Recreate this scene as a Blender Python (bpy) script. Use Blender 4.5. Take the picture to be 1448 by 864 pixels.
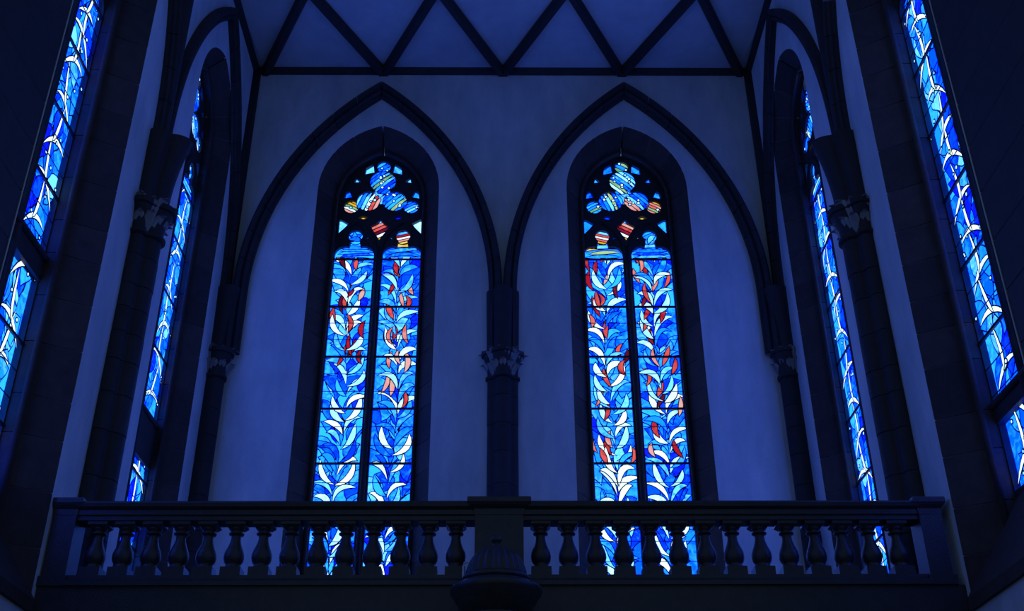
import bpy, math, random
from math import sin, cos, pi, sqrt, atan2, radians
from mathutils import Matrix, Vector
from mathutils.geometry import tessellate_polygon

for o in list(bpy.data.objects):
    bpy.data.objects.remove(o, do_unlink=True)
scene = bpy.context.scene
col = scene.collection

# ---------------------------------------------------------------- camera, world, exposure
cam_data = bpy.data.cameras.new('camera')
cam = bpy.data.objects.new('camera', cam_data)
col.objects.link(cam)
cam_data.sensor_width = 36.0
cam_data.lens = 36.0 * 1570 / 1448
cam_data.clip_end = 200
cam.matrix_world = (Matrix.Translation((0, 0, 1.6)) @ Matrix.Rotation(radians(-0.55), 4, 'Z')
                    @ Matrix.Rotation(radians(119.9), 4, 'X') @ Matrix.Rotation(radians(-0.25), 4, 'Z'))
scene.camera = cam

world = bpy.data.worlds.new('world')
scene.world = world
world.use_nodes = True
bg = world.node_tree.nodes['Background']
bg.inputs['Color'].default_value = (0.36, 0.60, 1.05, 1)
bg.inputs['Strength'].default_value = 0.165
scene.view_settings.view_transform = 'Standard'
scene.view_settings.look = 'None'
scene.view_settings.gamma = 1.0
scene.view_settings.use_curve_mapping = False
scene.view_settings.exposure = 0.1
GLASS_GAIN = 1.0

# ---------------------------------------------------------------- dimensions (metres)
XW = 5.2          # side wall face
YB = 17.8         # back wall face
ZC = 17.54        # ceiling
YP = 13.27         # pier on the side walls
ZG = 5.1          # gallery floor
YS = 15.80        # far side windows
YF = 12.5         # balustrade line

# ---------------------------------------------------------------- materials
def new_mat(name):
    m = bpy.data.materials.new(name); m.use_nodes = True
    nt = m.node_tree
    return m, nt, nt.nodes['Principled BSDF']

def surface_mat(name, c1, c2, scale=3.0, rough=0.85, bump=0.15, bump_scale=40.0, obj_var=0.0, streak=None):
    m, nt, b = new_mat(name)
    N, L = nt.nodes, nt.links
    tc = N.new('ShaderNodeTexCoord')
    src = tc.outputs['Object']
    if streak:
        mp = N.new('ShaderNodeMapping'); mp.inputs['Scale'].default_value = streak
        L.new(src, mp.inputs['Vector']); src2 = mp.outputs['Vector']
    else:
        src2 = src
    n1 = N.new('ShaderNodeTexNoise'); n1.inputs['Scale'].default_value = scale
    n1.inputs['Detail'].default_value = 8; n1.inputs['Roughness'].default_value = 0.65
    L.new(src2, n1.inputs['Vector'])
    r = N.new('ShaderNodeValToRGB')
    r.color_ramp.elements[0].position = 0.3; r.color_ramp.elements[0].color = (*c1, 1)
    r.color_ramp.elements[1].position = 0.72; r.color_ramp.elements[1].color = (*c2, 1)
    L.new(n1.outputs['Fac'], r.inputs['Fac'])
    out = r.outputs['Color']
    if obj_var:
        oi = N.new('ShaderNodeObjectInfo')
        mr = N.new('ShaderNodeMapRange'); mr.inputs['To Min'].default_value = 1 - obj_var; mr.inputs['To Max'].default_value = 1 + obj_var
        L.new(oi.outputs['Random'], mr.inputs['Value'])
        hs = N.new('ShaderNodeHueSaturation')
        L.new(mr.outputs['Result'], hs.inputs['Value']); L.new(out, hs.inputs['Color'])
        out = hs.outputs['Color']
    L.new(out, b.inputs['Base Color'])
    b.inputs['Roughness'].default_value = rough
    n2 = N.new('ShaderNodeTexNoise'); n2.inputs['Scale'].default_value = bump_scale; n2.inputs['Detail'].default_value = 4
    L.new(src, n2.inputs['Vector'])
    bp = N.new('ShaderNodeBump'); bp.inputs['Strength'].default_value = bump; bp.inputs['Distance'].default_value = 0.02
    L.new(n2.outputs['Fac'], bp.inputs['Height']); L.new(bp.outputs['Normal'], b.inputs['Normal'])
    return m

def glass_mat(name, c1, c2, scale=5.0):
    m, nt, b = new_mat(name)
    N, L = nt.nodes, nt.links
    tc = N.new('ShaderNodeTexCoord')
    n1 = N.new('ShaderNodeTexNoise'); n1.inputs['Scale'].default_value = scale
    n1.inputs['Detail'].default_value = 3; n1.inputs['Distortion'].default_value = 1.2
    L.new(tc.outputs['Object'], n1.inputs['Vector'])
    oi = N.new('ShaderNodeObjectInfo')
    ad = N.new('ShaderNodeMath'); ad.operation = 'MULTIPLY_ADD'; ad.inputs[1].default_value = 0.5; ad.inputs[2].default_value = -0.25
    L.new(oi.outputs['Random'], ad.inputs[0])
    ad2 = N.new('ShaderNodeMath'); ad2.operation = 'ADD'
    L.new(n1.outputs['Fac'], ad2.inputs[0]); L.new(ad.outputs[0], ad2.inputs[1])
    r = N.new('ShaderNodeValToRGB')
    r.color_ramp.elements[0].position = 0.32; r.color_ramp.elements[0].color = (*c1, 1)
    r.color_ramp.elements[1].position = 0.68; r.color_ramp.elements[1].color = (*c2, 1)
    L.new(ad2.outputs[0], r.inputs['Fac'])
    b.inputs['Base Color'].default_value = (0.01, 0.015, 0.03, 1)
    b.inputs['Roughness'].default_value = 0.25
    L.new(r.outputs['Color'], b.inputs['Emission Color'])
    b.inputs['Emission Strength'].default_value = GLASS_GAIN
    return m

M = {}
M['plaster'] = surface_mat('plaster', (0.54, 0.57, 0.59), (0.84, 0.83, 0.82), 1.9, 0.9, 0.25, 26, streak=(1, 1, 0.35))
M['ceiling'] = surface_mat('ceiling_plaster', (0.54, 0.55, 0.56), (0.70, 0.70, 0.69), 1.8, 0.9, 0.2, 40, obj_var=0.06)
M['stone'] = surface_mat('red_sandstone', (0.046, 0.031, 0.028), (0.078, 0.053, 0.046), 5, 0.85, 0.35, 60, obj_var=0.25)
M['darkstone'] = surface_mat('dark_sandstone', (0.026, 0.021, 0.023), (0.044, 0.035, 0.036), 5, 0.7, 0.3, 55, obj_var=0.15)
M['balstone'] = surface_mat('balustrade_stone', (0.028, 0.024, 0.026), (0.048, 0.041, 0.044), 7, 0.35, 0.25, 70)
M['capstone'] = surface_mat('capital_stone', (0.26, 0.24, 0.22), (0.42, 0.39, 0.36), 12, 0.6, 0.3, 60)
M['joint'] = surface_mat('mortar', (0.12, 0.11, 0.11), (0.17, 0.155, 0.15), 8, 0.95, 0.1, 60)
M['floor'] = surface_mat('floor_stone', (0.10, 0.09, 0.085), (0.16, 0.145, 0.13), 3, 0.6, 0.1, 30)
M['lead'] = surface_mat('lead', (0.006, 0.006, 0.008), (0.012, 0.012, 0.014), 20, 0.6, 0.05, 60)
M['iron'] = surface_mat('iron_bar', (0.008, 0.008, 0.010), (0.014, 0.014, 0.016), 20, 0.5, 0.05, 60)
M['lit_edge'] = surface_mat('lit_edge_pale', (0.65, 0.63, 0.60), (0.75, 0.73, 0.70), 20, 0.3, 0.02, 60)  # pale colour that paints in the lit edge beside the dome
M['deep'] = glass_mat('glass_deep_blue', (0.002, 0.010, 2.8), (0.0, 0.11, 4.6), 7)
M['blue'] = glass_mat('glass_blue', (0.0, 0.045, 3.4), (0.008, 0.36, 4.8), 7)
M['azure'] = glass_mat('glass_azure', (0.0, 0.14, 4.0), (0.03, 0.60, 4.4), 7)
M['cyan'] = glass_mat('glass_cyan', (0.01, 0.36, 3.6), (0.20, 0.95, 3.4), 7)
M['pale'] = glass_mat('glass_pale', (0.36, 1.0, 2.4), (0.85, 1.55, 2.2), 7)
M['white'] = glass_mat('glass_white', (0.78, 1.15, 1.7), (1.05, 1.40, 1.5), 7)
M['red'] = glass_mat('glass_red', (0.40, 0.006, 0.02), (0.75, 0.10, 0.09))
M['pink'] = glass_mat('glass_pink', (0.75, 0.14, 0.14), (0.80, 0.42, 0.40))
M['darkred'] = glass_mat('glass_dark_red', (0.10, 0.004, 0.02), (0.35, 0.01, 0.03))
M['yellow'] = glass_mat('glass_yellow', (0.75, 0.42, 0.02), (0.85, 0.72, 0.15))
M['green'] = glass_mat('glass_green', (0.12, 0.40, 0.22), (0.45, 0.66, 0.30))

# ---------------------------------------------------------------- helpers
def mesh_obj(name, verts, faces, mats, parent=None, fmat=None, smooth=False):
    me = bpy.data.meshes.new(name)
    me.from_pydata(verts, [], faces)
    for m in (mats if isinstance(mats, (list, tuple)) else [mats]):
        me.materials.append(m)
    if fmat:
        me.polygons.foreach_set('material_index', fmat)
    if smooth:
        me.polygons.foreach_set('use_smooth', [True] * len(me.polygons))
    me.update()
    o = bpy.data.objects.new(name, me)
    col.objects.link(o)
    if parent: o.parent = parent
    return o

def copy_tree(o, parent=None):
    c = o.copy(); col.objects.link(c); c.parent = parent
    for ch in list(o.children): copy_tree(ch, c)
    return c

def tag(o, label=None, cat=None, group=None, kind=None):
    if label: o['label'] = label
    if cat: o['category'] = cat
    if group: o['group'] = group
    if kind: o['kind'] = kind
    return o

def empty(name, loc=(0, 0, 0), rz=0.0):
    o = bpy.data.objects.new(name, None); col.objects.link(o)
    o.empty_display_size = 0.2
    o.location = loc; o.rotation_euler = (0, 0, rz)
    return o

class MB:
    def __init__(s): s.v = []; s.f = []
    def add(s, v, f):
        n = len(s.v); s.v += v; s.f += [tuple(i + n for i in q) for q in f]
    def box(s, x0, x1, y0, y1, z0, z1):
        s.add([(x, y, z) for z in (z0, z1) for y in (y0, y1) for x in (x0, x1)],
              [(0, 2, 3, 1), (4, 5, 7, 6), (0, 1, 5, 4), (2, 6, 7, 3), (0, 4, 6, 2), (1, 3, 7, 5)])
    def loft(s, rings, cap=True, closed=True):
        n = len(rings[0]); v = [p for r in rings for p in r]; f = []
        for i in range(len(rings) - 1):
            for j in range(n if closed else n - 1):
                k = (j + 1) % n
                f.append((i*n + j, i*n + k, (i+1)*n + k, (i+1)*n + j))
        if cap:
            f.append(tuple(reversed(range(n)))); f.append(tuple((len(rings)-1)*n + j for j in range(n)))
        s.add(v, f)
    def lathe(s, prof, c=(0, 0), n=24, mod=None):
        rings = []
        for r, z in prof:
            rings.append([(c[0] + (r if not mod else r*mod(2*pi*j/n))*cos(2*pi*j/n),
                           c[1] + (r if not mod else r*mod(2*pi*j/n))*sin(2*pi*j/n), z) for j in range(n)])
        s.loft(rings)
    def tube(s, pts, r, n=8):
        pts = [Vector(p) for p in pts]; rings = []
        for i, p in enumerate(pts):
            t = (pts[min(i+1, len(pts)-1)] - pts[max(i-1, 0)]).normalized()
            a = t.cross(Vector((0, 0, 1)) if abs(t.z) < 0.9 else Vector((1, 0, 0))).normalized(); b = t.cross(a)
            rings.append([tuple(p + a*r*cos(2*pi*j/n) + b*r*sin(2*pi*j/n)) for j in range(n)])
        s.loft(rings)
    def build(s, name, mat, parent=None, smooth=False):
        return mesh_obj(name, s.v, s.f, mat, parent, smooth=smooth)

def plate(name, outer, holes, d0, d1, mat, parent=None):
    """flat slab in the local u/h plane with holes, from depth d0 (room side) to d1"""
    polys = [outer] + holes
    tris = tessellate_polygon([[Vector((p[0], p[1], 0)) for p in q] for q in polys])
    flat = [p for q in polys for p in q]; n = len(flat)
    v = [(p[0], d0, p[1]) for p in flat] + [(p[0], d1, p[1]) for p in flat]
    f = []
    for t in tris:
        a, b, c = [flat[i] for i in t]
        cr = (b[0]-a[0])*(c[1]-a[1]) - (b[1]-a[1])*(c[0]-a[0])
        if cr < 0: t = (t[0], t[2], t[1])
        f.append(tuple(t)); f.append((t[0]+n, t[2]+n, t[1]+n))
    k = 0
    for q in polys:
        for i in range(len(q)):
            j = (i + 1) % len(q)
            f.append((k+i, k+i+n, k+j+n, k+j))
        k += len(q)
    return mesh_obj(name, v, f, mat, parent)

# pointed-arch paths: s in 0..1 runs up the straight jamb, 1..2 along the arc to the apex
class Arch:
    def __init__(s, a, hb, hs, ha):
        s.a, s.hb, s.hs, s.ha = a, hb, hs, ha
        r = ha - hs
        s.R = (a*a + r*r) / (2*a); s.cx = a - s.R
    def at(s, t, off=0.0):
        """point of the path moved outwards by off"""
        R = s.R + off
        if t <= 1: return (s.a + off, s.hb + (s.hs - s.hb)*t)
        th = math.acos(max(-1, min(1, -s.cx / R))) * (t - 1)
        return (s.cx + R*cos(th), s.hs + R*sin(th))
    def outline(s, off=0.0, n=12):
        right = [s.at(0, off)] + [s.at(1 + i/n, off) for i in range(n + 1)]
        right[-1] = (0.0, right[-1][1])
        return right + [(-p[0], p[1]) for p in reversed(right[:-1])]

def arch_block(mb, arch, prof, t0, t1, side, n=1):
    """solid between path params with cross-section prof = [(off, d)]"""
    rings = []
    for i in range(n + 1):
        t = t0 + (t1 - t0)*i/n
        r = []
        for off, d in prof:
            u, h = arch.at(t, off); r.append((u*side, d, h))
        rings.append(r if side > 0 else list(reversed(r)))
    mb.loft(rings)

# polygons -------------------------------------------------------
def clip_half(poly, nx, ny, c):
    out = []
    for i in range(len(poly)):
        p, q = poly[i], poly[(i+1) % len(poly)]
        dp = nx*p[0] + ny*p[1] - c; dq = nx*q[0] + ny*q[1] - c
        if dp <= 0: out.append(p)
        if (dp < 0 < dq) or (dq < 0 < dp):
            t = dp/(dp - dq); out.append((p[0] + (q[0]-p[0])*t, p[1] + (q[1]-p[1])*t))
    return out
def clip_convex(poly, clip):
    for i in range(len(clip)):
        a, b = clip[i], clip[(i+1) % len(clip)]
        nx, ny = (b[1]-a[1]), -(b[0]-a[0])
        poly = clip_half(poly, nx, ny, nx*a[0] + ny*a[1])
        if len(poly) < 3: return []
    return poly
def area(p):
    return 0.5*sum(p[i][0]*p[(i+1) % len(p)][1] - p[(i+1) % len(p)][0]*p[i][1] for i in range(len(p)))
def clean(p, eps=0.004):
    out = []
    for q in p:
        if not out or abs(q[0]-out[-1][0]) + abs(q[1]-out[-1][1]) > eps: out.append(q)
    while len(out) > 2 and abs(out[0][0]-out[-1][0]) + abs(out[0][1]-out[-1][1]) <= eps: out.pop()
    return out
def grow(p, w):
    out = []; n = len(p)
    for i in range(n):
        a, b, c = p[i-1], p[i], p[(i+1) % n]
        e1 = Vector((b[0]-a[0], b[1]-a[1])); e2 = Vector((c[0]-b[0], c[1]-b[1]))
        if e1.length < 1e-6 or e2.length < 1e-6: out.append(b); continue
        e1.normalize(); e2.normalize()
        nn = Vector((e1.y + e2.y, -e1.x - e2.x))
        if nn.length < 1e-4: nn = Vector((e1.x, e1.y))
        nn.normalize()
        k = min(1.8, 1/max(0.4, nn.x*e1.y - nn.y*e1.x))
        out.append((b[0] + nn.x*w*k, b[1] + nn.y*w*k))
    return out
def circle(cx, cy, r, n=20, a0=0.0, a1=2*pi):
    full = abs(a1 - a0 - 2*pi) < 1e-6
    return [(cx + r*cos(a0 + (a1-a0)*i/(n if full else n-1)), cy + r*sin(a0 + (a1-a0)*i/(n if full else n-1))) for i in range(n)]
def leaf_poly(p0, p1, p2, w, n=7, belly=0.45):
    L, R = [], []
    for i in range(n + 1):
        t = i/n
        x = (1-t)**2*p0[0] + 2*t*(1-t)*p1[0] + t*t*p2[0]; y = (1-t)**2*p0[1] + 2*t*(1-t)*p1[1] + t*t*p2[1]
        dx = 2*(1-t)*(p1[0]-p0[0]) + 2*t*(p2[0]-p1[0]); dy = 2*(1-t)*(p1[1]-p0[1]) + 2*t*(p2[1]-p1[1])
        l = sqrt(dx*dx + dy*dy) or 1
        tt = t**(math.log(0.5)/math.log(belly))
        ww = w*sin(pi*tt)**0.85 if 0 < t < 1 else 0
        R.append((x + dy/l*ww, y - dx/l*ww))
        if 0 < i < n: L.append((x - dy/l*ww, y + dx/l*ww))
    p = R + list(reversed(L))
    return p if area(p) > 0 else list(reversed(p))

# ---------------------------------------------------------------- stained glass window
DG = 0.685          # glass depth behind the wall face
LEADW = 0.018
class Glazing:
    def __init__(s, root, seed):
        s.root = root; s.rng = random.Random(seed); s.lead = MB(); s.i = 0
    def piece(s, poly, mat, name='glass_piece', layer=None):
        poly = clean(poly)
        if len(poly) < 3 or abs(area(poly)) < 0.0004: return None
        if area(poly) < 0: poly = list(reversed(poly))
        if layer is None:
            layer = 2 + s.i % 36; s.i += 1
        d = DG - layer*0.0018
        n = len(poly)
        v = [(p[0], d, p[1]) for p in poly] + [(p[0], d + 0.005, p[1]) for p in poly]
        f = [tuple(range(n))] + [(i, i+n, (i+1) % n + n, (i+1) % n) for i in range(n)]
        o = mesh_obj(name, v, f, [M[mat], M['lead']], s.root, [0] + [1]*n)
        g = grow(poly, LEADW)
        s.lead.add([(p[0], d + 0.0009, p[1]) for p in g] + [(p[0], d + 0.006, p[1]) for p in g],
                   [tuple(range(n))] + [(i, i+n, (i+1) % n + n, (i+1) % n) for i in range(n)])
        return o
    def finish(s):
        if s.lead.v: s.lead.build('lead_came', M['lead'], s.root)

def pick(rng, table):
    t = rng.random()*sum(w for _, w in table)
    for k, w in table:
        t -= w
        if t <= 0: return k
    return table[-1][0]

def fill_leaves(g, c, hw, h0, h1, red_from):
    """foliage glazing of one light: broad blue blades behind, pale curved leaves in pairs on a wandering stem, red tongues higher up"""
    rng = g.rng
    rect = [(c-hw, h0), (c+hw, h0), (c+hw, h1), (c-hw, h1)]
    H = h1 - h0
    # broad blades
    n = int(H/0.088)
    for i in range(n):
        h = h0 - 0.15 + H*(i/n)
        sd = 1 if i % 2 else -1
        b = (c + sd*rng.uniform(-0.1, 0.30), h + rng.uniform(-0.06, 0.06))
        L = rng.uniform(0.34, 0.54); tip = (b[0] + sd*rng.uniform(0.05, 0.38), b[1] + L*rng.uniform(0.6, 1.0))
        ct = (b[0] + sd*rng.uniform(-0.22, 0.08), b[1] + L*rng.uniform(0.5, 0.9))
        p = clip_convex(leaf_poly(b, ct, tip, rng.uniform(0.08, 0.13), 7, rng.uniform(0.45, 0.62)), rect)
        if p: g.piece(p, pick(rng, [('deep', 2.6), ('blue', 3.6), ('azure', 3.4), ('cyan', 1.5)]), layer=1 + i % 14)
    # pairs of curved leaves on the stem
    ph = rng.uniform(0, 6); k = 0
    h = h0 - 0.2
    while h < h1 - 0.05:
        fr = (h - h0)/H
        stem = c + 0.06*sin(h*1.5 + ph)
        for sd in ((-1, 1) if rng.random() < 0.5 else (1, -1)):
            hh = h + rng.uniform(-0.06, 0.10); t = rng.random()
            rx = rng.uniform(0.26, 0.42); up = rng.uniform(0.24, 0.42)
            b = (stem + sd*0.012, hh)
            if t < 0.62:   # arching outwards
                ct = (stem + sd*rng.uniform(0.03, 0.13), hh + up*rng.uniform(0.95, 1.25)); tip = (stem + sd*rx, hh + up*rng.uniform(0.7, 1.05))
            else:          # upright, cupped
                rx *= 0.75; ct = (stem + sd*rx*rng.uniform(0.8, 1.2), hh + up*0.25); tip = (stem + sd*rx, hh + up*1.2)
            w = rng.uniform(0.038, 0.060)
            p = clip_convex(leaf_poly(b, ct, tip, w, 8, rng.uniform(0.48, 0.62)), rect)
            if p: g.piece(p, pick(rng, [('pale', 3.4), ('white', 3.0 if fr < 0.55 else 1.0), ('cyan', 2.2), ('azure', 1.2), ('blue', 0.8)]), 'glass_leaf', layer=16 + k % 24); k += 1
        if fr > red_from and rng.random() < 0.72:
            for _ in range(1 + (rng.random() < 0.45)):
                b = (c + rng.uniform(-0.30, 0.30), h + rng.uniform(0, 0.2)); L = rng.uniform(0.26, 0.46); q = rng.choice((-1, 1))
                tip = (b[0] + q*rng.uniform(-0.05, 0.16), b[1] + L); ct = (b[0] + q*rng.uniform(0.05, 0.18), b[1] + L*0.5)
                p = clip_convex(leaf_poly(b, ct, tip, rng.uniform(0.032, 0.048), 7, 0.5), rect)
                if p: g.piece(p, pick(rng, [('red', 4), ('pink', 2.0), ('darkred', 1.2)]), 'glass_leaf', layer=16 + k % 24); k += 1
        h += rng.uniform(0.20, 0.27)

def fill_branches(g, c, hw, h0, h1):
    """blue glazing crossed by white forked twigs and dots"""
    rng = g.rng
    rect = [(c-hw, h0), (c+hw, h0), (c+hw, h1), (c-hw, h1)]
    H = h1 - h0
    n = max(3, int(H/0.125))
    tab = [('deep', 4), ('blue', 2.5), ('azure', 2.3), ('cyan', 0.8)]
    for i in range(n):
        h = h0 - 0.1 + H*(i/n); sd = 1 if i % 2 else -1
        b = (c + rng.uniform(-0.3, 0.3), h)
        L = rng.uniform(0.4, 0.6); tip = (b[0] + sd*rng.uniform(0.0, 0.3), b[1] + L)
        ct = (b[0] + sd*rng.uniform(-0.25, 0.1), b[1] + L*0.5)
        p = clip_convex(leaf_poly(b, ct, tip, rng.uniform(0.12, 0.18), 7, 0.55), rect)
        if p:
            t = tab
            if (b[0] - c)*g.root.get('bright', 1) > 0.05: t = [('azure', 4), ('cyan', 2.2), ('blue', 1.2)]
            g.piece(p, pick(rng, t), layer=1 + i % 14)
    h = h0 + 0.1; k = 0; sd = 1
    while h < h1:
        u0 = c - sd*rng.uniform(0.25, 0.4); u1 = c + sd*rng.uniform(0.2, 0.4)
        dh = rng.uniform(0.3, 0.55)
        m = 'white'
        for pp in (leaf_poly((u0, h), (c, h + dh*1.0), (u1, h + dh*0.55), 0.034, 8, 0.5),
                   leaf_poly((c - sd*0.05, h + dh*0.5), (c + sd*0.05, h + dh*0.9), (c + sd*rng.uniform(-0.1, 0.15), h + dh + 0.45), 0.028, 7, 0.45)):
            p = clip_convex(pp, rect)
            if p: g.piece(p, m, 'glass_leaf', layer=18 + k % 20); k += 1
        for _ in range(3):
            p = clip_convex(circle(c + rng.uniform(-hw, hw), h + rng.uniform(0, 0.6), rng.uniform(0.014, 0.024), 8), rect)
            if p: g.piece(p, 'pale', 'glass_dot', layer=38)
        h += rng.uniform(0.5, 0.75); sd = -sd

def lobe_union(circles):
    """outline of overlapping circles, walked counter-clockwise from the top of the first"""
    i, a, out, left = 0, pi/2, [], False
    def inside(p, j): return (p[0]-circles[j][0])**2 + (p[1]-circles[j][1])**2 < (circles[j][2] - 1e-5)**2
    for step in range(400):
        x, y, r = circles[i]
        p = (x + r*cos(a), y + r*sin(a))
        nxt = [j for j in range(len(circles)) if j != i and inside(p, j)]
        if nxt:
            j = nxt[0]; x2, y2, r2 = circles[j]
            b = atan2(p[1]-y2, p[0]-x2)
            while inside((x2 + r2*cos(b), y2 + r2*sin(b)), i): b += 0.01
            i, a, left = j, b, True
            continue
        if left and i == 0 and atan2(sin(a), cos(a)) > pi/2 - 0.1: break
        out.append(p); a += 0.02/r
    return clean(out, 0.006)

LOBES = [(0, 15.47, 0.14), (0, 15.10, 0.262), (-0.265, 14.615, 0.235), (-0.60, 14.475, 0.152), (0, 14.74, 0.20), (0.265, 14.615, 0.235), (0.60, 14.475, 0.152)]
SMALL = []
for sx in (-1, 1):
    SMALL.append([(sx*0.19, 15.33), (sx*0.38, 15.28), (sx*0.36, 15.44), (sx*0.22, 15.54)])
    SMALL.append([(sx*0.45, 15.09), (sx*0.58, 15.07), (sx*0.55, 15.20)])
    SMALL.append([(sx*0.60, 14.71), (sx*0.76, 14.68), (sx*0.73, 14.83), (sx*0.67, 14.87)])
    SMALL.append([(sx*0.82, 13.83), (sx*0.82, 14.16), (sx*0.78, 14.16), (sx*0.63, 14.06), (sx*0.72, 13.94)])
    SMALL.append([(sx*0.24, 14.21), (sx*0.33, 14.17), (sx*0.46, 14.19), (sx*0.36, 14.26)])
    SMALL.append([(sx*0.20, 13.72), (sx*0.25, 13.70), (sx*0.24, 13.77)])
KITE = [(0, 13.68), (0.09, 13.83), (0.185, 14.00), (0.08, 14.06), (0, 14.17), (-0.08, 14.06), (-0.185, 14.00), (-0.09, 13.83)]
def lancet_outline(c, gb, hw):
    rr = circle(c + hw - 0.20, 13.33, 0.20, 7, 0, radians(112))
    cc = circle(c, 13.77, 0.14, 15, radians(-52), radians(232))
    ll = [(2*c - x, y) for x, y in reversed(rr)]
    return [(c - hw, gb), (c + hw, gb)] + rr + cc + ll

BARS = [13.22, 12.15, 11.08, 10.02, 8.96, 7.90, 6.84, 5.99]
def build_window(name, loc, rz, label, seed, style, hb=6.55, gb=6.80, transoms=(), bright=1, stripes=0, dk=1.0):
    root = empty(name, loc, rz); root.scale = (1, dk, 1); tag(root, label, 'window', kind='structure'); root['bright'] = bright
    rng = random.Random(seed + 77)
    arch = Arch(1.19, hb, 14.5, 16.06)
    # splayed jamb, one object per stone
    prof = [(0.0, 0.0), (0.0, 0.62), (-0.315, 0.62), (-0.315, 0.47), (-0.285, 0.445)]
    groove = [(0.0, 0.012), (0.0, 0.55), (-0.30, 0.55), (-0.275, 0.457)]
    for side in (-1, 1):
        h = hb; ts = [0.0]
        while h < 14.5 - 0.75:
            h += rng.uniform(0.42, 0.72); ts.append((h - hb)/(14.5 - hb))
        ts.append(1.0); ts += [1.22, 1.45, 1.7, 1.995]
        for a, b in zip(ts[:-1], ts[1:]):
            mb = MB(); e = 0.006/(14.5 - hb) if a < 1 else 0.004
            arch_block(mb, arch, prof, a + e, b - e, side, 1 if b <= 1 else 4)
            mb.build('jamb_block', M['stone'], root)
        mb = MB(); arch_block(mb, arch, groove, 0, 1, side, 1); arch_block(mb, arch, groove, 1, 1.99, side, 14)
        mb.build('mortar_joint', M['joint'], root)
        mb = MB(); q = [(-0.305 + 0.042*cos(2*pi*k/10), 0.435 + 0.042*sin(2*pi*k/10)) for k in range(10)]
        arch_block(mb, arch, q, 0, 1, side, 1); arch_block(mb, arch, q, 1, 1.99, side, 14)
        mb.build('roll_moulding', M['stone'], root, smooth=True)
    # sloping sill
    mb = MB(); w = 1.19
    mb.loft([[(x, -0.05, hb - 0.14), (x, -0.05, hb), (x, 0.62, gb - 0.02), (x, 0.74, gb), (x, 0.74, hb - 0.14)] for x in (-w, w)])
    mb.build('sill', M['stone'], root)
    # stone tracery
    inner = Arch(0.86, gb, 14.5, arch.at(2, -0.33)[1])
    hw = 0.385; cs = (-0.47, 0.47)
    holes = [lancet_outline(c, gb + 0.02, hw) for c in cs] + [lobe_union(LOBES), KITE] + SMALL
    outer = [(x, y) for x, y in Arch(0.90, gb - 0.05, 14.5, arch.at(2, -0.29)[1]).outline()]
    plate('tracery', outer, holes, 0.60, 0.74, M['darkstone'], root)
    # mullion roll and hood rolls in front of the plate
    mb = MB(); mb.loft([[(0.055*cos(2*pi*k/10), 0.60 + 0.06*sin(2*pi*k/10), z) for k in range(10)] for z in (gb, 13.5)])
    mb.build('mullion', M['darkstone'], root, smooth=True)
    for c in cs:
        mb = MB()
        A = Arch(0.43, 13.2, 13.34, 14.08)
        for side in (-1, 1):
            q = [(0.03*cos(2*pi*k/8), 0.60 + 0.035*sin(2*pi*k/8)) for k in range(8)]
            arch_block(mb, A, q, 0.0, 1.995, side, 12)
        mb.v = [(x + c, y, z) for x, y, z in mb.v]
        mb.build('light_arch', M['darkstone'], root, smooth=True)
    # glazing
    g = Glazing(root, seed)
    tb = sorted(transoms)
    for t0, t1 in tb:
        mb = MB(); mb.box(-0.86, 0.86, 0.58, 0.745, t0, t1)
        mb.loft([[(x, 0.58 - 0.05*sin(pi*k/6), t1 - 0.05 + 0.05*cos(pi*k/6)) for k in range(7)] for x in (-0.86, 0.86)])
        mb.build('transom', M['darkstone'], root)
    segs = []; lo = gb
    for t0, t1 in tb + [(13.27, 13.27)]:
        if t0 > lo + 0.05: segs.append((lo, t0))
        lo = max(lo, t1)
    bars = [b for b in BARS if gb + 0.15 < b and not any(t0 - 0.1 < b < t1 + 0.1 for t0, t1 in tb)]
    for li, c in enumerate(cs):
        for (h0, h1) in segs:
            edges = [h0] + sorted(b for b in bars if h0 < b < h1) + [h1]
            for a, b in zip(edges[:-1], edges[1:]):
                if b - a > 0.03:
                    g.piece([(c-hw-0.02, a), (c+hw+0.02, a), (c+hw+0.02, b), (c-hw-0.02, b)], 'azure', layer=0)
            if style == 'leaves': fill_leaves(g, c, hw + 0.015, h0, h1, 0.48 if stripes > 0 else 0.28)
            else: fill_branches(g, c, hw + 0.015, h0, h1)
        # head of the light
        head = [(c-hw, 13.25), (c+hw, 13.25), (c+hw, 13.41), (c+0.25, 13.56), (c+0.10, 13.66), (c-0.10, 13.66), (c-0.25, 13.56), (c-hw, 13.41)]
        g.piece(grow(head, 0.02), 'azure' if style == 'leaves' else 'blue', layer=1)
        striped = style == 'leaves' and ((stripes > 0) == (li == 1))
        for k in range(5):
            h = 13.24 + 0.075*k; b = (c - 0.36 + 0.1*g.rng.random(), h); t = (c + 0.36, h + g.rng.uniform(-0.03, 0.06))
            p = clip_convex(leaf_poly(b, (c, h + g.rng.uniform(0.0, 0.16)), t, 0.035, 7), head)
            tabh = [('yellow', 1), ('green', 1.2), ('cyan', 2), ('azure', 2)] if striped else [('cyan', 2), ('blue', 2), ('azure', 2), ('pale', 0.7)]
            if p: g.piece(p, pick(g.rng, tabh), layer=3 + k)
        disc = circle(c, 13.77, 0.15, 16)
        g.piece(disc, 'azure', layer=8)
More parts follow.
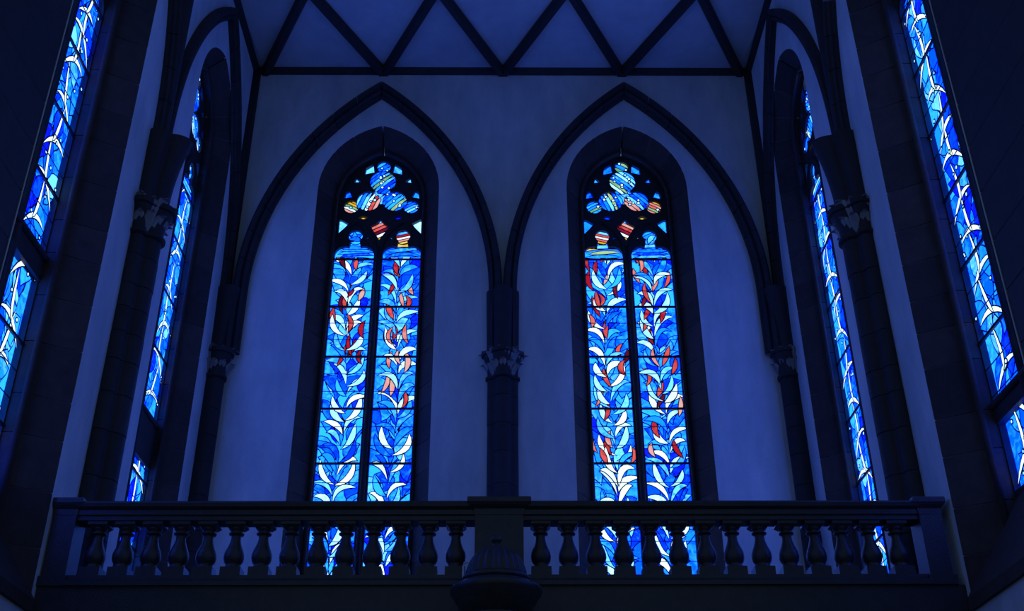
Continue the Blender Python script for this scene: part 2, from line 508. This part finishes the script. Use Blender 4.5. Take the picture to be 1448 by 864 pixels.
        if striped:
            seq = ['yellow', 'pink', 'white', 'red', 'cyan']
            for k, mt in enumerate(seq):
                z0 = 13.63 + 0.056*k; tl = 0.05*(-1 if stripes > 0 else 1)
                p = clip_convex([(c-0.2, z0+tl), (c+0.2, z0-tl), (c+0.2, z0+0.046-tl), (c-0.2, z0+0.046+tl)], disc)
                if p: g.piece(p, mt, 'glass_stripe', layer=10 + k)
        else:
            for k in range(4):
                a = g.rng.uniform(0, 6.28)
                p = clip_convex(leaf_poly((c - 0.12*cos(a), 13.77 - 0.12*sin(a)), (c, 13.77), (c + 0.14*cos(a+1), 13.77 + 0.14*sin(a+1)), 0.045), disc)
                if p: g.piece(p, pick(g.rng, [('pale', 2), ('cyan', 2), ('blue', 2)]), layer=10 + k)
    # trefoil lobes
    warm = 3 if stripes > 0 else 6
    for k, (x, y, r) in enumerate(LOBES):
        disc = circle(x, y, r + 0.012, 20)
        g.piece(disc, ['blue', 'cyan', 'blue', 'azure', 'azure', 'cyan', 'blue'][k], layer=(5, 7, 3, 2, 1, 4, 2)[k])
        ns = (3, 7, 6, 5, 2, 6, 5)[k]
        ang = (0.6, 0.75, 1.2, -0.5, 0.7, 0.8, 0.5)[k]*(1 if stripes > 0 else -1)
        for j in range(ns):
            q = -r + 2*r*(j + 0.5)/ns
            ox, oy = x - sin(ang)*q, y + cos(ang)*q
            e = r*1.15
            p = clip_convex(leaf_poly((ox - cos(ang)*e, oy - sin(ang)*e), (ox - sin(ang)*0.07, oy + cos(ang)*0.07), (ox + cos(ang)*e, oy + sin(ang)*e), r/ns*0.95, 8), disc)
            tabk = [('cyan', 2), ('azure', 2), ('blue', 1.6), ('green', 1.0), ('pale', 0.8)]
            if k == warm and style == 'leaves': tabk = [('yellow', 2.5), ('white', 1), ('pink', 1.2), ('green', 1)]
            elif style == 'leaves' and k == (2 if stripes > 0 else 5) and j < 2: tabk = [('pink', 1), ('red', 1)]
            if p: g.piece(p, pick(g.rng, tabk), 'glass_stripe', layer=(10, 26, 12, 10, 10, 19, 10)[k] + j)
        for j in range((2, 7, 4, 1, 1, 5, 1)[k]):
            a = g.rng.uniform(0, 6.28); rr = r*sqrt(g.rng.random())*0.8
            g.piece(circle(x + rr*cos(a), y + rr*sin(a), g.rng.uniform(0.017, 0.026), 9), 'pale', 'glass_dot', layer=42)
    for j, q in enumerate(SMALL):
        m = pick(g.rng, [('azure', 3), ('cyan', 2.5), ('blue', 2), ('pale', 1)])
        if j in (4, 10): m = ['yellow', 'deep'][(j == 10) ^ (stripes < 0)]
        q = q if area(q) > 0 else list(reversed(q))
        g.piece(grow(q, 0.012), m, layer=2)
    g.piece(grow(KITE, 0.012), 'cyan', layer=2)
    for k, mt in enumerate(['yellow', 'white', 'darkred', 'red', 'pink']):
        z0 = 13.71 + 0.085*k; tl = 0.11*(1 if stripes > 0 else -1)
        p = clip_convex([(-0.2, z0-tl), (0.2, z0+tl), (0.2, z0+0.06+tl), (-0.2, z0+0.06-tl)], clip_convex([(-0.19, 14.01), (0, 13.69), (0.19, 14.01), (0, 14.18)], [(-1, 13), (1, 13), (1, 15), (-1, 15)]))
        if p and style == 'leaves': g.piece(p, mt, 'glass_stripe', layer=6 + k)
    g.finish()
    # iron bars
    for b in bars:
        for c in cs:
            mb = MB(); mb.box(c - hw - 0.01, c + hw + 0.01, 0.585, 0.612, b - 0.019, b + 0.019)
            mb.build('saddle_bar', M['iron'], root)
            for k in (1, 2):
                zz = b - 1.063*k/3
                if zz > gb and not any(t0 - 0.05 < zz < t1 + 0.05 for t0, t1 in tb):
                    mb = MB(); mb.box(c - hw, c + hw, 0.600, 0.609, zz - 0.0055, zz + 0.0055)
                    mb.build('tie_bar', M['iron'], root)
    return root

# ---------------------------------------------------------------- shell
mb = MB(); mb.box(-9, 9, -12, 19.5, -0.3, 0)
tag(mb.build('floor', M['floor']), 'grey stone floor of the church below the gallery', 'floor', kind='structure')

def wall(name, loc, rz, u0, u1, opens, label):
    hs = []
    for c, hb in opens:
        hs.append([(x + c, y) for x, y in Arch(1.19, hb, 14.5, 16.06).outline()])
    o = plate(name, [(u0, 0), (u1, 0), (u1, ZC + 0.3), (u0, ZC + 0.3)], hs, 0.0, 0.7, M['plaster'])
    o.location = loc; o.rotation_euler = (0, 0, rz)
    tag(o, label, 'wall', kind='structure'); return o
wall('wall_back', (0, YB, 0), 0, -XW - 0.7, XW + 0.7, [(-2.445, 6.55), (2.445, 6.55)], 'plastered end wall pierced by two tall pointed windows')
wall('wall_left', (-XW, 0, 0), pi/2, 9.85, YB, [(11.05, 4.9), (YS, 5.5)], 'plastered side wall whose window has a dark stone transom band')
wall('wall_right', (XW, 0, 0), -pi/2, -YB, -9.85, [(-11.05, 4.9), (-YS, 5.5)], 'plastered side wall whose window has a thin stone transom')

# ceiling with diamond ribs
ceil = MB(); ceil.box(-XW - 0.7, XW + 0.7, 7.0, YB + 0.7, ZC + 0.02, ZC + 0.3)
ceil = tag(ceil.build('ceiling', M['ceiling']), 'flat plaster ceiling patterned with dark diamond ribs', 'ceiling', kind='structure')
DX, DY = 2.5, 2.35
def ceil_rib(p, q):
    a = Vector((p[0], p[1], 0)); b = Vector((q[0], q[1], 0)); t = (b - a).normalized(); n = Vector((-t.y, t.x, 0))
    sec = [(-0.10, 0.02), (-0.10, -0.06), (-0.05, -0.17), (0.05, -0.17), (0.10, -0.06), (0.10, 0.02)]
    mb = MB(); mb.loft([[tuple(e + n*s + Vector((0, 0, ZC + z))) for s, z in sec] for e in (a, b)])
    mb.build('rib', M['darkstone'], ceil)
def panel(pts):
    pts = [(max(-5.2, min(5.2, x)), min(YB, y)) for x, y in pts]
    if area(pts) < 0: pts = list(reversed(pts))
    n = len(pts)
    mesh_obj('ceiling_panel', [(x, y, ZC) for x, y in pts] + [(x, y, ZC + 0.02) for x, y in pts],
             [tuple(reversed(range(n)))] + [(i, (i+1) % n, (i+1) % n + n, i + n) for i in range(n)], M['ceiling'], ceil)
for r in range(4):
    y0 = YB - r*DY; off = 0 if r % 2 == 0 else DX/2
    k = -3
    while k <= 3:
        x = k*DX + off
        for sgn in (-1, 1):
            x2 = x + sgn*DX/2
            if abs(x) <= 5.01 and abs(x2) <= 5.15: ceil_rib((x, y0 + (0.05 if r == 0 else 0)), (x2, y0 - DY))
        if abs(x) <= 5.3:
            panel([(x, y0), (x - DX/2, y0 - DY), (x, y0 - 2*DY), (x + DX/2, y0 - DY)])
        if r == 0 and abs(x + DX/2) < 5.2:
            panel([(x, y0), (x + DX, y0), (x + DX/2, y0 - DY)])
        k += 1
# moulding where the end wall meets the ceiling
mb = MB(); mb.loft([[(x, YB, ZC - 0.13), (x, YB - 0.05, ZC - 0.12), (x, YB - 0.10, ZC - 0.02), (x, YB - 0.10, ZC), (x, YB, ZC)] for x in (-XW, XW)])
tag(mb.build('trim_1', M['darkstone']), 'thin dark moulding along the top of the end wall', 'moulding', kind='structure')
for i, sx in enumerate((-1, 1)):
    mb = MB(); mb.loft([[(sx*XW, y, ZC - 0.13), (sx*(XW-0.05), y, ZC - 0.12), (sx*(XW-0.10), y, ZC - 0.02), (sx*(XW-0.10), y, ZC), (sx*XW, y, ZC)] for y in (9.0, YB)])
    tag(mb.build('trim_%d' % (i + 2), M['darkstone']), 'dark moulding along the top of the side wall, over window with ' + ('dark stone band' if sx < 0 else 'rounded transom'), 'moulding', 'side wall mouldings', kind='structure')

# ---------------------------------------------------------------- windows
build_window('window_1', (-2.445, YB, 0), 0, 'end wall window of blue leaf glass, striped red and yellow disc topping its right light', 11, 'leaves', stripes=1)
build_window('window_2', (2.445, YB, 0), 0, 'end wall window of blue leaf glass, striped red and yellow disc topping its left light', 23, 'leaves', stripes=-1)
build_window('window_3', (-XW, YS, 0), pi/2, 'side window between shaft and end wall, crossed by a deep dark stone band', 31, 'branch', hb=5.5, gb=5.75, transoms=[(8.15, 8.95)], bright=1, dk=0.72)
build_window('window_4', (XW, YS, 0), -pi/2, 'side window between shaft and end wall, an unbroken strip of blue glass', 43, 'branch', hb=5.5, gb=5.75, bright=-1, dk=0.72)
build_window('window_5', (-XW, 11.05, 0), pi/2, 'side window next to the crossing pier, crossed by a dark stone band', 57, 'branch', hb=4.9, gb=6.0, transoms=[(8.80, 9.17)], bright=1)
build_window('window_6', (XW, 11.05, 0), -pi/2, 'side window next to the crossing pier, with rounded transom near its foot', 61, 'branch', hb=4.9, gb=6.0, transoms=[(6.85, 7.12)], bright=-1)

# ---------------------------------------------------------------- wall arches, one object per voussoir
def wall_arch(loc, rz, a, label, group=None, dk=1.0):
    root = empty('wall_arch', loc, rz); root.scale = (1, dk, 1); tag(root, label, 'arch', group)
    A = Arch(a, 10.8, 12.1, 16.75)
    prof = [(0.0, 0.0), (0.0, -0.07), (0.035, -0.10), (0.03, -0.16), (0.075, -0.20), (0.11, -0.17), (0.13, -0.25), (0.19, -0.27), (0.235, -0.23), (0.25, -0.14), (0.25, 0.0)]
    for side in (-1, 1):
        ts = [0, 0.5, 1.0] + [1 + i/9 for i in range(1, 10)]
        for i, (t0, t1) in enumerate(zip(ts[:-1], ts[1:])):
            e = 0.0012
            mb = MB(); arch_block(mb, A, list(reversed(prof)), t0 + e, t1 - e if t1 < 1.99 else 1.998, side, 1 if t1 <= 1 else 3)
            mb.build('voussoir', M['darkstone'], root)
    return root
wall_arch((-2.5, YB, 0), 0, 2.24, 'dark moulded pointed arch framing window with striped disc in right light')
wall_arch((2.5, YB, 0), 0, 2.24, 'dark moulded pointed arch framing window with striped disc in left light')
for sx in (-1, 1):
    wall_arch((sx*XW, 15.55, 0), -sx*pi/2, 1.98, 'pointed side arch by the end wall, over the window ' + ('crossed by a stone band' if sx < 0 else 'of unbroken blue glass'), 'side wall arches beyond the piers', 0.6)
    wall_arch((sx*XW, 11.05, 0), -sx*pi/2, 1.98, 'pointed side wall arch next to the crossing pier, over the window with ' + ('dark stone band' if sx < 0 else 'rounded transom'), 'side wall arches before the piers', 0.6)

# ---------------------------------------------------------------- engaged shafts with leafy capitals
def shaft_section(sc=1.0, fw=1.0, lat=1.0):
    cir = [(0, -0.15, 0.155), (-0.175, -0.06, 0.095), (0.175, -0.06, 0.095), (-0.10, -0.06, 0.12), (0.10, -0.06, 0.12)]
    out = []
    n = 40
    for i in range(n + 1):
        th = pi + pi*i/n; dx, dy = cos(th), sin(th); best = 0.05
        for x, y, r in cir:
            b = -x*dx - y*dy; c = x*x + y*y - r*r; disc = b*b - c
            if disc > 0: best = max(best, -b + sqrt(disc))
        out.append((best*dx*sc*lat, best*dy*sc*fw))
    return out + [(out[-1][0], 0.04), (out[0][0], 0.04)]

def leaf_mesh(h, w, out):
    """curled capital leaf, base at origin, leaning towards -y"""
    v, f = [], []; n = 7
    for i in range(n + 1):
        t = i/n
        if t < 0.7: y = -out*0.55*(t/0.7)**2; z = h*t/0.7*0.95
        else:
            a = (t - 0.7)/0.3*2.4; y = -out*0.55 - out*0.28*(1 - cos(a)); z = h*0.95 + h*0.16*sin(a)
        ww = w*(0.55 + 0.75*sin(pi*min(t*0.9, 1)))*(1 if i < n else 0.5)
        for k, q in enumerate((-1, -0.45, 0, 0.45, 1)):
            v.append((q*ww, y - (0.02 if k in (1, 3) else 0.0) + (0.025 if k in (0, 4) else 0) , z + (0.012 if k == 2 else 0)))
    for i in range(n):
        for k in range(4):
            a = i*5 + k; f.append((a, a+1, a+6, a+5))
    m = len(v); v += [(x, y + 0.02, z) for x, y, z in v]
    f += [tuple(reversed([i + m for i in q])) for q in f[:]]
    edge = [k for k in range(5)] + [i*5 + 4 for i in range(1, n+1)] + [n*5 + k for k in (3, 2, 1, 0)] + [i*5 for i in range(n-1, 0, -1)]
    for i in range(len(edge)):
        a, b = edge[i], edge[(i+1) % len(edge)]; f.append((a, a+m, b+m, b))
    return v, f

def column(loc, rz, label, group=None, sc=1.0, upper=True, flare=1.5, seed=1):
    rng = random.Random(seed)
    root = empty('engaged_column', loc, rz); tag(root, label, 'column', group)
    sec = shaft_section(sc)
    z = ZG; zt = 10.24
    # base
    mb = MB(); mb.loft([[(x*k, y*k, zz) for x, y in sec] for k, zz in ((1.35, ZG), (1.35, ZG+0.2), (1.2, ZG+0.25), (1.25, ZG+0.3), (1.02, ZG+0.36))])
    mb.build('column_base', M['darkstone'], root)
    z = ZG + 0.36
    while z < zt - 0.01:
        z2 = z + rng.uniform(0.36, 0.62)
        if zt - z2 < 0.3: z2 = zt
        k = 1 + rng.uniform(-0.012, 0.012)
        mb = MB()
        mb.loft([[(x*q*k, y*q*k, zz) for x, y in sec] for q, zz in ((0.965, z), (1, z+0.008), (1, z2-0.008), (0.965, z2))])
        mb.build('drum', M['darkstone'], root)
        z = z2
    # capital
    mb = MB()
    mb.loft([[(x*k, y*k, zz) for x, y in sec] for k, zz in ((1.02, zt), (1.14, zt+0.02), (1.14, zt+0.06), (1.0, zt+0.08), (1.04, zt+0.28), (1.28, zt+0.46), (1.42, zt+0.47), (1.42, zt+0.55))])
    cap = mb.build('capital', M['darkstone'], root)
    lv, lf = leaf_mesh(0.24*sc, 0.052*sc, 0.16*sc); l1 = None
    for tier, (zz, cnt, rad, s) in enumerate(((zt + 0.06, 7, 0.22, 0.95), (zt + 0.24, 8, 0.24, 1.1))):
        for j in range(cnt):
            th = pi + pi*(j + 0.5)/cnt
            if l1 is None:
                l1 = mesh_obj('leaf', lv, lf, M['capstone'], cap, smooth=True); o = l1
            else:
                o = l1.copy(); col.objects.link(o); o.parent = cap
            o.location = (1.05*rad*sc*cos(th), rad*sc*sin(th)*1.1, zz)
            o.rotation_euler = (rng.uniform(-0.1, 0.1), 0, th + pi/2 + rng.uniform(-0.12, 0.12))
            o.scale = (s, s, s*rng.uniform(0.9, 1.1))
    # truncated springer of a lost vault
    mb = MB(); z0 = zt + 0.55; z1 = 12.06
    rings = []
    for i in range(9):
        t = i/8; zz = z0 + (z1 - z0)*t
        rings.append([(x, y, zz) for x, y in shaft_section(sc, 1.0 + (flare - 1)*t*t, 1.06 + 0.06*t)])
    mb.loft(rings); mb.build('springer', M['darkstone'], root)
    if upper:
        mb = MB(); mb.loft([[(0.13*cos(pi + pi*k/12), 0.02 + 0.17*sin(pi + pi*k/12), zz) for k in range(13)] for zz in (12.04, ZC)])
        mb.build('upper_shaft', M['darkstone'], root, smooth=True)
    return root
column((0, YB, 0), 0, 'stone wall shaft with pale leafy capital between the two end wall windows', None, 1.0, False, 1.25, 3)
for i, sx in enumerate((-1, 1)):
    column((sx*(XW-0.0), YB, 0), -sx*pi/4, 'corner shaft with leafy capital beside the side window ' + ('crossed by a stone band' if sx < 0 else 'of unbroken blue glass'), 'corner shafts', 1.1, True, 1.4, 5 + i)
    column((sx*XW, YP, 0), -sx*pi/2, 'heavy side wall shaft with broken springer, next to window with ' + ('dark stone band' if sx < 0 else 'rounded transom'), 'side wall shafts', 1.14, True, 1.55, 8 + i)

# crossing piers that close the side walls towards the nave
for sx in (-1, 1):
    root = empty('crossing_pier', (sx*5.96, 8.695, 0), 0); tag(root, 'massive dark stone pier beside the window with ' + ('dark stone band' if sx < 0 else 'rounded transom'), 'pier', 'crossing piers')
    z = 0.0
    while z < ZC - 0.02:
        z2 = min(ZC - 0.01, z + 0.62)
        pts = [(-0.6, -1.15), (0.6, -1.15), (0.75, -1.0), (0.75, 1.15), (-0.75, 1.15), (-0.75, -1.0)]
        mb = MB(); mb.loft([[(x*k, y*k, zz) for x, y in pts] for k, zz in ((0.99, z), (1, z+0.01), (1, z2-0.01), (0.99, z2))])
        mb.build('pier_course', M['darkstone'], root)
        z = z2

# ---------------------------------------------------------------- gallery and balustrade
mb = MB()
mb.box(-XW, XW, YF - 0.16, YB, ZG - 0.45, ZG - 0.02)
gal = tag(mb.build('gallery_slab', M['balstone']), 'dark stone gallery floor spanning between the side walls', 'gallery', kind='structure')

BX = -0.04
bal = empty('balustrade', (BX, YF, ZG)); tag(bal, 'dark stone balustrade with vase-shaped balusters across the gallery', 'balustrade')
def rail(name, segs, prof, z):
    for x0, x1 in segs:
        mb = MB(); mb.loft([[(x, y, zz + z) for y, zz in prof] for x in (x0, x1)])
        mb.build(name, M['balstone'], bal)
base_prof = [(-0.20, -0.06), (-0.20, 0.0), (-0.17, 0.03), (-0.14, 0.035), (-0.14, 0.10), (0.14, 0.10), (0.14, -0.02), (-0.14, -0.02), (-0.14, -0.06)]
base_prof = [(-0.20, -0.02), (-0.20, 0.03), (-0.165, 0.06), (-0.14, 0.065), (-0.14, 0.11), (0.14, 0.11), (0.14, -0.02)]
top_prof = [(-0.13, 0.0), (-0.13, 0.045), (-0.15, 0.06), (-0.15, 0.115), (-0.19, 0.145), (-0.20, 0.185), (-0.185, 0.21), (0.185, 0.21), (0.20, 0.185), (0.19, 0.145), (0.15, 0.115), (0.13, 0.0)]
ZT = 0.755
for prof, nm, z in ((base_prof, 'base_rail', 0.0), (top_prof, 'handrail', ZT)):
    rail(nm, [(-4.88, -0.27), (0.27, 4.88)], list(reversed(prof)), z)
def newel(x, hw, capw):
    mb = MB(); mb.box(x - hw, x + hw, -0.16, 0.17, -0.02, ZT + 0.05)
    mb.box(x - hw - 0.03, x + hw + 0.03, -0.19, 0.19, -0.02, 0.09)
    p = mb.build('newel', M['balstone'], bal)
    mb = MB()
    mb.loft([[(x - (hw + capw*k), -0.16 - capw*k*0.8, ZT + z), (x + hw + capw*k, -0.16 - capw*k*0.8, ZT + z), (x + hw + capw*k, 0.17 + capw*k*0.8, ZT + z), (x - hw - capw*k, 0.17 + capw*k*0.8, ZT + z)]
             for k, z in ((0.1, 0.05), (0.15, 0.12), (0.75, 0.16), (1.0, 0.19), (1.0, 0.235), (0.9, 0.25))])
    mb.build('newel_cap', M['balstone'], p)
newel(0, 0.28, 0.09)
newel(-5.0, 0.13, 0.06); newel(5.0, 0.13, 0.06)
# baluster
prof = [(0.118, 0.0, 1), (0.118, 0.115, 1)]
mb = MB(); mb.box(-0.115, 0.115, -0.115, 0.115, 0.11, 0.215)
mb.loft([[(sx*w, sy*w, z) for sx, sy in ((-1, -1), (1, -1), (1, 1), (-1, 1))] for w, z in ((0.075, 0.675), (0.115, 0.715), (0.115, 0.76))])
belly = [(0.085, 0.205), (0.092, 0.22), (0.092, 0.24), (0.078, 0.25), (0.088, 0.27), (0.108, 0.30), (0.118, 0.34), (0.116, 0.385), (0.102, 0.43), (0.082, 0.475), (0.066, 0.52),
         (0.057, 0.56), (0.056, 0.59), (0.062, 0.61), (0.085, 0.615), (0.088, 0.63), (0.064, 0.638), (0.062, 0.655), (0.085, 0.67), (0.09, 0.69)]
mb.lathe(belly, n=18)
proto = None; PITCH = 0.3178
for side in (-1, 1):
    for j in range(14):
        x = side*(0.50 + PITCH*j) + (0.0 if side < 0 else -0.02)
        if proto is None:
            proto = mb.build('baluster', M['balstone'], bal); b = proto
        else:
            b = proto.copy(); col.objects.link(b); b.parent = bal
        b.location = (x, 0, 0)
for p in proto.data.polygons:
    p.use_smooth = len(p.vertices) == 4 and p.index > 12

# ribbed cupola on a turret in front of the balustrade
CX, CY = -0.07, 11.79
cup = empty('stone_cupola', (CX, CY, 3.93)); tag(cup, 'small ribbed stone dome on a round turret against the balustrade', 'dome')
z0 = -4.0
mb = MB(); mb.lathe([(0.05, z0+3.82), (0.12, -0.06), (0.26, 0.1), (0.34, 0.25), (0.36, 0.35), (0.38, 0.36), (0.38, 0.66)], n=32); mb.build('drum', M['balstone'], cup, smooth=False)
mb = MB(); mb.lathe([(0.38, 0.64), (0.40, 0.78), (0.43, 0.80), (0.44, 0.84), (0.48, 0.88), (0.495, 0.925), (0.48, 0.955), (0.42, 0.97), (0.40, 1.0), (0.36, 1.01)], n=40); mb.build('cornice', M['balstone'], cup, smooth=True)
mb = MB(); mb.lathe([(0.345 + 0.028*cos(a), 1.045 + 0.03*sin(a)) for a in [-pi/2 + pi*k/6 for k in range(7)]], n=36); mb.build('ring', M['balstone'], cup, smooth=True)
mb = MB(); R0, HH = 0.335, 0.345
mb.lathe([(R0*cos(a)**0.85 if a < 1.5 else 0.03, 1.06 + HH*sin(a)) for a in [pi/2*k/12*0.98 for k in range(13)]], n=180, mod=lambda th: 0.92 + 0.08*abs(cos(th*10)))
mb.build('ribbed_dome', M['balstone'], cup, smooth=True)
mb = MB(); mb.box(-0.22, 0.22, 0.25, YF - 0.165 - CY, 0.25, 0.62); mb.build('bracket', M['balstone'], cup)
mb = MB(); mb.lathe([(0.05, 1.39), (0.055, 1.42), (0.03, 1.435), (0.028, 1.455), (0.055, 1.475), (0.062, 1.50), (0.05, 1.525), (0.02, 1.54), (0.018, 1.56), (0.005, 1.575)], n=16); mb.build('finial', M['balstone'], cup, smooth=True)

# lit edge beside the dome, put in as an added pale bent strand
mb = MB(); mb.tube([(-0.44, 12.22, 4.92), (-0.44, 12.22, 5.26), (-0.43, 12.22, 5.30), (-0.40, 12.22, 5.315), (-0.37, 12.22, 5.30)], 0.012)
tag(mb.build('lit_edge_strand', M['lit_edge']), 'thin pale bent strand added for the lit edge beside the ribbed dome', 'lit edge')
